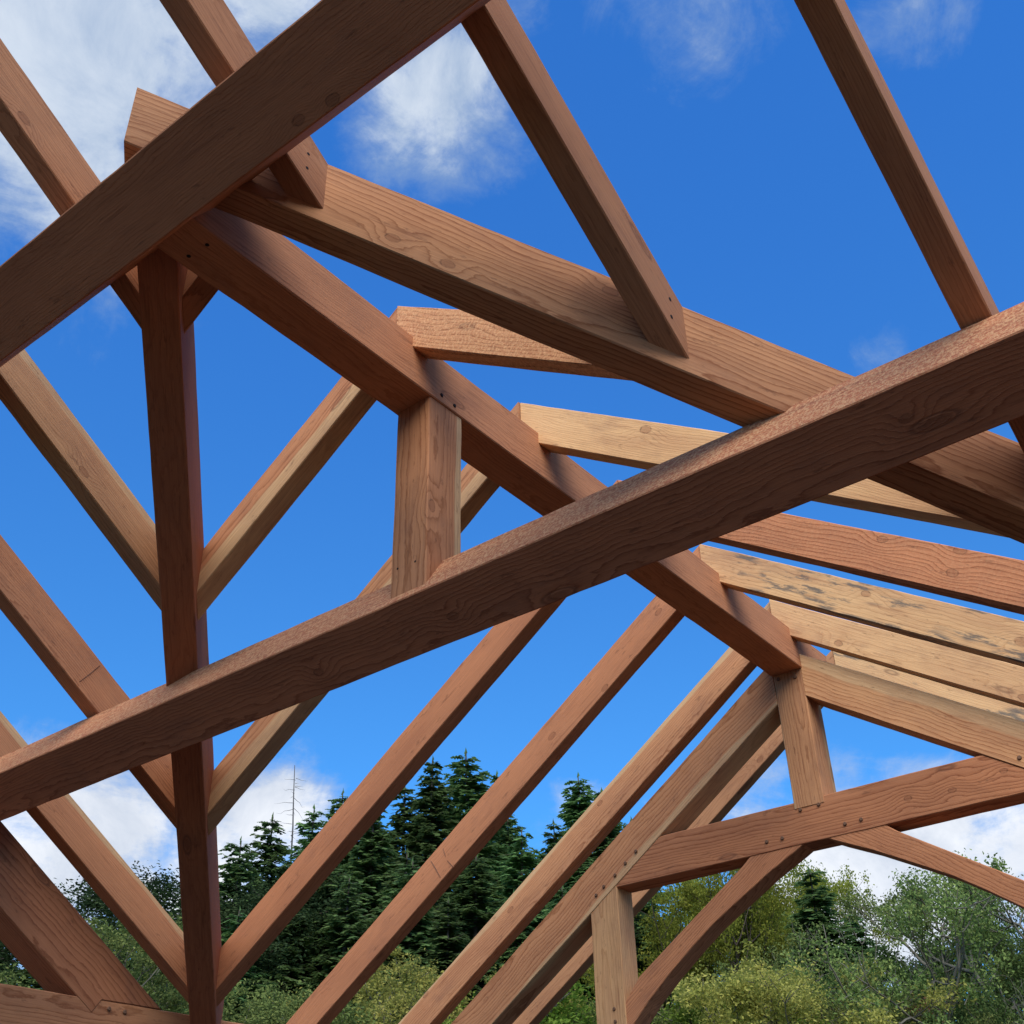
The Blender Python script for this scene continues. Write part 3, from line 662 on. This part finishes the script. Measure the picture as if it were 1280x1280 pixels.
# (kind, x, y, height of the top above eye level datum, width factor, label)
TREES = [
('oak3', 39.8, 63.6, 22.30, 1.6, 'dark broadleaf tree with airy top seen left of the bottom left jack rafter', None),
    ('oak3', 47.4, 66.9, 25.20, 1.6, 'dark broadleaf tree with airy top just left of the dark valley beam', None),
    ('fir4', 38.7, 58.3, 19.81, 1.38, 'dark low fir between the two airy topped broadleaf trees at left', 'firs on the wooded hillside'),
    ('fir2', 52.3, 70.8, 25.19, 1.38, 'dark fir standing behind the dark left valley beam', 'firs on the wooded hillside'),
    ('fir4', 46.4, 57.7, 25.3, 1.35, 'broad dark fir just right of the left valley beam', 'firs on the wooded hillside'),
    ('fir4', 50.4, 59.5, 28.32, 1.19, 'wide dark fir under the dead snag', 'firs on the wooded hillside'),
    ('fir2', 56.3, 62.3, 31.20, 1.25, 'dark fir just right of the dead snag', 'firs on the wooded hillside'),
    ('fir1', 60.6, 63.8, 33.84, 1.25, 'dark fir whose blunt top touches the upper side of the smooth orange jack rafter', 'firs on the wooded hillside'),
    ('fir3', 53.9, 53.5, 28.67, 1.38, 'slim dark fir behind the middle of the smooth orange jack rafter', 'firs on the wooded hillside'),
    ('fir2', 67.0, 63.1, 36.10, 1.25, 'fir with feathery top left of the two tallest ones', 'firs on the wooded hillside'),
    ('fir3', 67.0, 60.1, 37.47, 1.31, 'second tallest fir, slim top just left of the tallest one', 'firs on the wooded hillside'),
    ('fir1', 71.6, 60.9, 39.79, 1.44, 'tallest fir, pointed top in the gap between two orange rafters', 'firs on the wooded hillside'),
    ('fir3', 87.5, 69.9, 44.65, 1.12, 'distant fir whose tip peeps over the pencil marked rafter', 'firs on the wooded hillside'),
    ('fir4', 62.0, 47.3, 27.63, 1.25, 'dark fir behind the pencil marked rafter, lower than its neighbours', 'firs on the wooded hillside'),
    ('fir2', 72.8, 52.8, 32.09, 1.25, 'fir in the dip of the skyline left of the pair of pointed tops', 'firs on the wooded hillside'),
    ('fir1', 79.1, 54.4, 38.13, 1.31, 'pointed fir just above the cream edged rafter', 'firs on the wooded hillside'),
    ('fir3', 76.9, 50.5, 35.13, 1.44, 'fir right of the pointed one, partly behind the cream edged rafter', 'firs on the wooded hillside'),
    ('fir2', 73.1, 45.3, 30.55, 1.38, 'fir behind the principal rafter of the gable truss', 'firs on the wooded hillside'),
    ('fir1', 52.4, 43.3, 22.90, 1.56, 'nearer fir in the dark stand below the tallest one', 'firs on the wooded hillside'),
    ('fir4', 48.5, 44.8, 21.84, 1.38, 'nearer broad fir between the two smooth orange rafters', 'firs on the wooded hillside'),
    ('fir2', 44.6, 45.9, 20.32, 1.38, 'nearer fir low in the dark stand at left', 'firs on the wooded hillside'),
    ('fir4', 52.0, 37.3, 19.77, 1.38, 'nearer broad fir below the pair of pointed tops', 'firs on the wooded hillside'),
    ('fir1', 43.8, 49.4, 20.39, 1.50, 'nearer dark fir beside the left valley beam', 'firs on the wooded hillside'),
    ('fir4', 52.5, 33.0, 18.21, 1.50, 'nearer broad fir behind the gable truss post', 'firs on the wooded hillside'),
    ('fir4', 34.9, 58.4, 16.91, 1.62, 'dark fir low in the lower left corner', 'firs on the wooded hillside'),
    ('fir2', 36.1, 50.4, 15.64, 1.62, 'dark fir low between the two toned jack rafter and the left valley beam', 'firs on the wooded hillside'),
    ('fir4', 37.8, 46.6, 17.41, 1.38, 'dark fir low right of the left valley beam foot', 'firs on the wooded hillside'),
    ('fir4', 34.6, 60.8, 16.44, 1.50, 'dark fir low at the left edge of the view', 'firs on the wooded hillside'),
    ('fir2', 52.6, 28.9, 14.76, 1.40, 'dark fir low between the gable truss post and the curved knee brace', 'firs on the wooded hillside'),
    ('fir1', 43.5, 78.8, 23.82, 1.40, 'dark fir farthest left, behind the foot of the broad grained principal rafter', 'firs on the wooded hillside'),
    ('fir4', 57.2, 18.2, 13.83, 1.50, 'dark fir behind the oaks at the lower right', 'firs on the wooded hillside'),
    ('fir2', 63.8, 28.7, 17.01, 1.40, 'dark fir behind the two pointed spruces', 'firs on the wooded hillside'),
    ('fir3', 45.2, 39.4, 17.95, 1.50, 'nearest dark fir between the pencil marked rafter and the cream edged rafter', 'firs on the wooded hillside'),
    ('fir1', 48.9, 38.2, 18.86, 1.30, 'dark fir low under the dip of the skyline', 'firs on the wooded hillside'),
    ('fir4', 57.4, 58.6, 30.10, 1.45, 'fir filling the stand right of the blunt topped one', 'firs on the wooded hillside'),
    ('fir2', 47.8, 51.2, 24.46, 1.45, 'fir below the blunt topped one, half hidden by the orange jack rafter', 'firs on the wooded hillside'),
    ('fir4', 77.0, 60.4, 35.3, 1.45, 'far fir closing the dip of the skyline', 'firs on the wooded hillside'),
    ('fir3', 60.9, 42.0, 25.3, 1.45, 'fir below the pair of pointed tops, behind the cream edged rafter', 'firs on the wooded hillside'),
    ('fir4', 51.0, 48.0, 23.6, 1.45, 'fir in the middle of the dark stand left of the tallest ones', 'firs on the wooded hillside'),
    ('fir4', 36.5, 52.0, 17.5, 1.5, 'dark fir low behind the lower end of the two toned jack rafter', 'firs on the wooded hillside'),
    ('cedar', 47.7, 27.4, 17.69, 0.71, 'yellow green tree in front of the knee brace', None),
    ('cedar', 53.7, 26.8, 19.39, 0.74, 'yellow green tree right of the knee brace, its top just under the collar tie', None),
    ('cedar', 55.3, 28.1, 19.41, 0.50, 'yellow green tree beside the pointed spruce', None),
    ('fir3', 45.8, 20.0, 15.78, 1.55, 'pointed dark spruce under the right knee brace end', 'firs on the wooded hillside'),
    ('fir1', 48.2, 19.5, 14.46, 1.35, 'small pointed spruce right of the taller one', 'firs on the wooded hillside'),
    ('fir2', 56.0, 26.5, 16.51, 1.25, 'dark fir behind the yellow green trees', 'firs on the wooded hillside'),
    ('oak1', 43.0, 18.4, 11.0, 0.80, 'dark oak below the small pointed spruce', None),
    ('fir4', 54.3, 20.5, 12.32, 1.50, 'dark fir low behind the bare twigged oaks', 'firs on the wooded hillside'),
    ('oak1', 41.0, 13.0, 12.62, 0.72, 'dark oak with a ragged twiggy top, tallest at right', None),
    ('oak1', 44.0, 13.6, 12.90, 0.92, 'dark oak just right of the ragged topped one', None),
    ('oak2', 38.6, 10.7, 11.83, 0.88, 'pale mossy oak with bare grey limbs near the right edge', None),
    ('oak2', 40.8, 9.9, 13.11, 0.88, 'tall pale oak cut by the right edge', None),
    ('oak2', 31.3, 10.6, 7.90, 0.80, 'nearer mossy oak with tangled grey limbs at lower right', None),
    ('oak1', 34.6, 9.9, 8.82, 0.88, 'nearer dark oak in the lower right corner', None),
    ('oak1', 35.3, 14.0, 9.02, 0.80, 'nearer dark oak left of the tangled mossy one', None),
    ('maple1', 29.4, 15.0, 8.88, 1.05, 'round yellow maple at the bottom right of the knee brace', None),
    ('lime', 27.5, 12.1, 6.71, 1.00, 'low lime green bush at the bottom beside the yellow maple', None),
    ('red', 33.3, 13.6, 8.12, 1.00, 'small tree with red autumn leaves under the spruces', None),
    ('lime', 32.8, 19.1, 9.40, 1.30, 'lime green tree behind the foot of the curved knee brace', None),
    ('maple2', 30.8, 31.5, 12.09, 1.10, 'pale green mossy maple at the bottom between two orange rafters', None),
    ('maple2', 27.2, 32.0, 10.94, 1.10, 'pale green mossy maple beside the foot of the left valley beam', None),
    ('maple1', 34.2, 30.8, 12.40, 1.00, 'yellow maple at the bottom right of the pencil marked rafter', None),
    ('maple2', 33.1, 27.4, 10.66, 1.10, 'pale green maple low behind the cream edged rafter', None),
    ('lime', 33.7, 25.0, 10.67, 1.35, 'lime green tree low behind the pale narrow rafter', None),
    ('maple2', 39.8, 26.9, 12.19, 1.00, 'pale green maple behind the grey tan post', None),
]
GROUPS = {'oak3': 'airy topped broadleaf trees at the left', 'cedar': 'yellow green trees', 'oak1': 'oaks at the lower right', 'oak2': 'oaks at the lower right',
          'maple1': 'maples below the firs', 'maple2': 'maples below the firs', 'lime': 'lime green bushes and trees'}
NAMES = {'oak3': 'broadleaf_tree', 'cedar': 'broadleaf_tree', 'oak1': 'oak_tree', 'oak2': 'oak_tree', 'maple1': 'maple_tree', 'maple2': 'maple_tree', 'lime': 'broadleaf_tree', 'red': 'broadleaf_tree'}
for i, (kind, x, y, top, wf, lab, grp) in enumerate(TREES):
    crown, trunk, h0 = protos[kind]
    nm = NAMES.get(kind, 'fir_tree')
    z0 = terrain(x, y) - .15; s = (top - z0) / h0
    r = empty(nm, (x, y, z0)); meta(r, lab, nm.replace('_', ' ') if nm != 'broadleaf_tree' else 'tree', grp or GROUPS.get(kind))
    r.rotation_euler = (0, 0, random.uniform(0, 6.28)); r.scale = (s * wf, s * wf, s)
    c = bpy.data.objects.new('crown', crown); COL.objects.link(c); c.parent = r
    t = bpy.data.objects.new('trunk', trunk); COL.objects.link(t); t.parent = r
# unseen firs round the clearing, added to darken horizon light: one far mass
def woodland():
    V, F, T, BV, BF = conifer(77, 30, 7.0, whorls=34, dens=.42, ragged=.4)
    VV = []; FF = []; TT = []; rg = random.Random(9)
    for i in range(34):
        a = R(82 + 278 * (i + rg.uniform(-.3, .3)) / 34); d = rg.uniform(42, 62)
        x, y = d * math.cos(a), d * math.sin(a)
        s = rg.uniform(.55, .85); c, n = math.cos(i * 2.4), math.sin(i * 2.4); b = len(VV); z = terrain(x, y) - 1
        VV += [((v.x * c - v.y * n) * s + x, (v.x * n + v.y * c) * s + y, v.z * s + z) for v in V]
        FF += [tuple(j + b for j in f) for f in F]; TT += T
    me = crown_mesh('woodland', VV, FF, TT, M_FIR)
    o = bpy.data.objects.new('woodland', me); COL.objects.link(o)
    meta(o, 'unseen dark fir wood added round the clearing to block horizon light', 'woodland', kind='stuff')
woodland()
# dead snag above the firs
def snag():
    x, y, top = SNAGPOS
    rg = random.Random(5); V = []; F = []
    z0 = terrain(x, y) - .2; Hs = top - z0
    tube(V, F, [Vector((.15 * math.sin(i * .9), .1 * math.cos(i), Hs * i / 12)) for i in range(13)], [.17 * (1 - i / 12.6) ** .8 + .012 for i in range(13)], 6)
    for k in range(46):
        f = rg.uniform(.55, .97); a = rg.uniform(0, 6.28); L = (2.6 * (1 - f) + .9) * rg.uniform(.5, 1.5)
        q = Vector((0, 0, Hs * f)); d = Vector((math.cos(a), math.sin(a), rg.uniform(-.25, .1)))
        pts = [q + d * (L * j / 4) + Vector((0, 0, .10 * L * (j / 4) ** 2 * rg.uniform(-2.5, 1))) for j in range(5)]
        tube(V, F, pts, [.026 * (1 - j / 4.6) for j in range(5)], 3)
    o = mesh_obj('dead_tree', V, F, M_SNAG, smooth=True); o.location = (x, y, z0)
    meta(o, 'bare grey dead tree spire standing above the firs left of centre', 'dead tree')
SNAGPOS = (60.493680976357695, 69.31460568978704, 37.06341754277487)
snag()
# bare grey limbs reaching out of the oaks at the right
def bare_tree(seed, x, y, top, lab):
    rg = random.Random(seed); V, F, T, BV, BF = broadleaf(seed, 12, 4.0, 6, .1, 0, .5, gnarl=.9, bare=1., trunk=.16)
    z0 = terrain(x, y) - .1; h = max(v.z for v in BV); s = (top - z0) / h
    o = mesh_obj('bare_tree', [v * s for v in BV], BF, M_BARKL, smooth=True); o.location = (x, y, z0)
    meta(o, lab, 'bare tree', 'leafless trees at the lower right')
bare_tree(31, 38.4, 14.3, 11.15, 'leafless tree with thin twigs in the sky gap left of the ragged topped oak')
bare_tree(33, 28.7, 8.7, 7.23, 'leafless grey limbed tree in the lower right corner')

# ------------------------------------------------------------------ sky, sun, camera
SKYTINT = (.52, 1.42, 2.15)
CLOUD_D, CLOUD_L = (3.0, 4.3, 6.4), (7.2, 8.0, 9.0)
CLOUD_D2, CLOUD_L2 = (5.8, 6.4, 7.4), (10.5, 10.6, 10.8)
SKYSTR = .10
EXPO = 0.0

SUN_EL, SUN_AZ = R(44), R(218)             # azimuth measured from +x towards +y: behind the viewer, a little to the right
sd = Vector((math.cos(SUN_EL) * math.cos(SUN_AZ), math.cos(SUN_EL) * math.sin(SUN_AZ), math.sin(SUN_EL)))
W = bpy.data.worlds.new('World'); SC.world = W; W.use_nodes = True
wn, wl = W.node_tree.nodes, W.node_tree.links; wn.clear(); g = NT(wn, wl)
wo = wn.new('ShaderNodeOutputWorld'); bg = wn.new('ShaderNodeBackground'); wl.new(bg.outputs[0], wo.inputs[0])
sky = wn.new('ShaderNodeTexSky'); sky.sky_type = 'NISHITA'; sky.sun_disc = False
sky.sun_elevation = SUN_EL; sky.sun_rotation = math.atan2(sd.x, sd.y); sky.air_density = 1.0; sky.dust_density = .3; sky.ozone_density = 2.5; sky.altitude = 200
tc = wn.new('ShaderNodeTexCoord').outputs['Generated']
dirv = g.vmath('NORMALIZE', tc)
dx, dy, dz = g.sep(dirv)[:]
blue = g.mix(1.0, sky.outputs[0], g.mix(g.maprange(dz, .3, .85), SKYTINT, (.50, 1.62, 2.95)), 'MULTIPLY')
# clouds: patches of broken cumulus at fixed bearings, frayed by noise on a flat cloud layer
inv = g.math('DIVIDE', 1.0, g.math('MAXIMUM', g.math('ADD', dz, .12), .05))
lay = g.comb(g.math('MULTIPLY', dx, inv), g.math('MULTIPLY', dy, inv), 0.0)
n1 = g.noise(lay, 2.6, 10, .64, .35); n2 = g.noise(dirv, 13, 8, .68, .5); n3 = g.noise(lay, .9, 3, .5)
fb = g.math('ADD', g.math('MULTIPLY', n1, .65), g.math('MULTIPLY', n2, .35))
CL = [(.22, .58, .79, .22, 1.25), (.29, .54, .79, .15, 1.1), (.31, .46, .83, .11, 1.05), (.43, .41, .80, .12, 1.15), (.49, .39, .78, .07, .8),
      (.45, .33, .83, .06, .55), (.52, .22, .825, .11, .64), (.61, .08, .79, .08, .50), (.752, .197, .628, .05, .72), (.20, .30, .93, .25, .7),
      (.49, .82, .28, .12, 1.1), (.54, .80, .26, .07, .9), (.60, .72, .32, .075, 1.0), (.615, .70, .365, .035, .6), (.59, .75, .27, .09, 1.0), (.78, .54, .33, .05, .6), (.86, .42, .31, .09, .7),
      (.79, .50, .35, .02, .5), (.90, .355, .25, .12, 1.2), (.92, .30, .27, .10, 1.1), (.935, .24, .255, .10, 1.1), (.88, .34, .325, .035, .55), (.66, .65, .36, .03, .3),
      (-.5, .4, .75, .5, 1.0), (-.6, -.5, .6, .45, .9), (.2, -.8, .55, .4, .8), (-.2, .9, .4, .3, .9)]
dens = None
for cx, cy, cz, rad, wt in CL:
    v = Vector((cx, cy, cz)).normalized()
    dist = g.vmath('DISTANCE', dirv, tuple(v))
    b = g.math('MULTIPLY', g.maprange(dist, 0, rad * 1.45, 1, 0), wt)
    dens = b if dens is None else g.math('MAXIMUM', dens, b)
low = g.math('MULTIPLY', g.maprange(dz, .04, .24, 1, 0), .8)
dens = g.math('MAXIMUM', dens, low)
cov = g.maprange(g.math('ADD', dens, g.math('MULTIPLY', g.math('SUBTRACT', fb, .5), 2.4)), .36, 1.0, 0, 1)
shade = g.maprange(g.math('ADD', g.math('MULTIPLY', g.noise(dirv, 8, 8, .65, .5), .7), g.math('MULTIPLY', cov, .3)), .42, .78)
cloudc = g.mix(shade, CLOUD_D, CLOUD_L)
cloudc = g.mix(g.maprange(dz, .6, .3), cloudc, g.mix(shade, CLOUD_D2, CLOUD_L2))
skyc = g.mix(g.math('MULTIPLY', cov, .93), blue, cloudc)
wl.new(skyc, bg.inputs[0]); bg.inputs[1].default_value = SKYSTR
sl = bpy.data.lights.new('sun', 'SUN'); sl.energy = 4.6; sl.angle = R(52); sl.color = (1, .93, .84)
so = bpy.data.objects.new('sun', sl); COL.objects.link(so); so.rotation_euler = sd.to_track_quat('Z', 'Y').to_euler()
so.location = (-20, -10, 30)

cam = bpy.data.cameras.new('camera'); co = bpy.data.objects.new('camera', cam); COL.objects.link(co); SC.camera = co
cp, sp, cy_, sy_ = math.cos(P['pitch']), math.sin(P['pitch']), math.cos(P['yaw']), math.sin(P['yaw'])
fwd = Vector((cp * cy_, cp * sy_, sp)); right = Vector((sy_, -cy_, 0)); upv = right.cross(fwd)
cr_, sr_ = math.cos(P['roll']), math.sin(P['roll'])
r_, u_ = right * cr_ + upv * sr_, upv * cr_ - right * sr_
mw = Matrix((r_, u_, -fwd)).transposed().to_4x4(); mw.translation = (0, 0, EYE); co.matrix_world = mw
cam.sensor_width = 36; cam.sensor_fit = 'HORIZONTAL'; cam.lens = P['f'] / 1280 * 36
cam.shift_x = -(P['cx'] - 640) / 1280; cam.shift_y = (P['cy'] - 640) / 1280
cam.clip_start = .05; cam.clip_end = 6000
SC.view_settings.view_transform = 'Standard'; SC.view_settings.look = 'None'; SC.view_settings.exposure = EXPO; SC.view_settings.gamma = 1
SC.cycles.max_bounces = 8; SC.cycles.diffuse_bounces = 5; SC.cycles.use_denoising = True
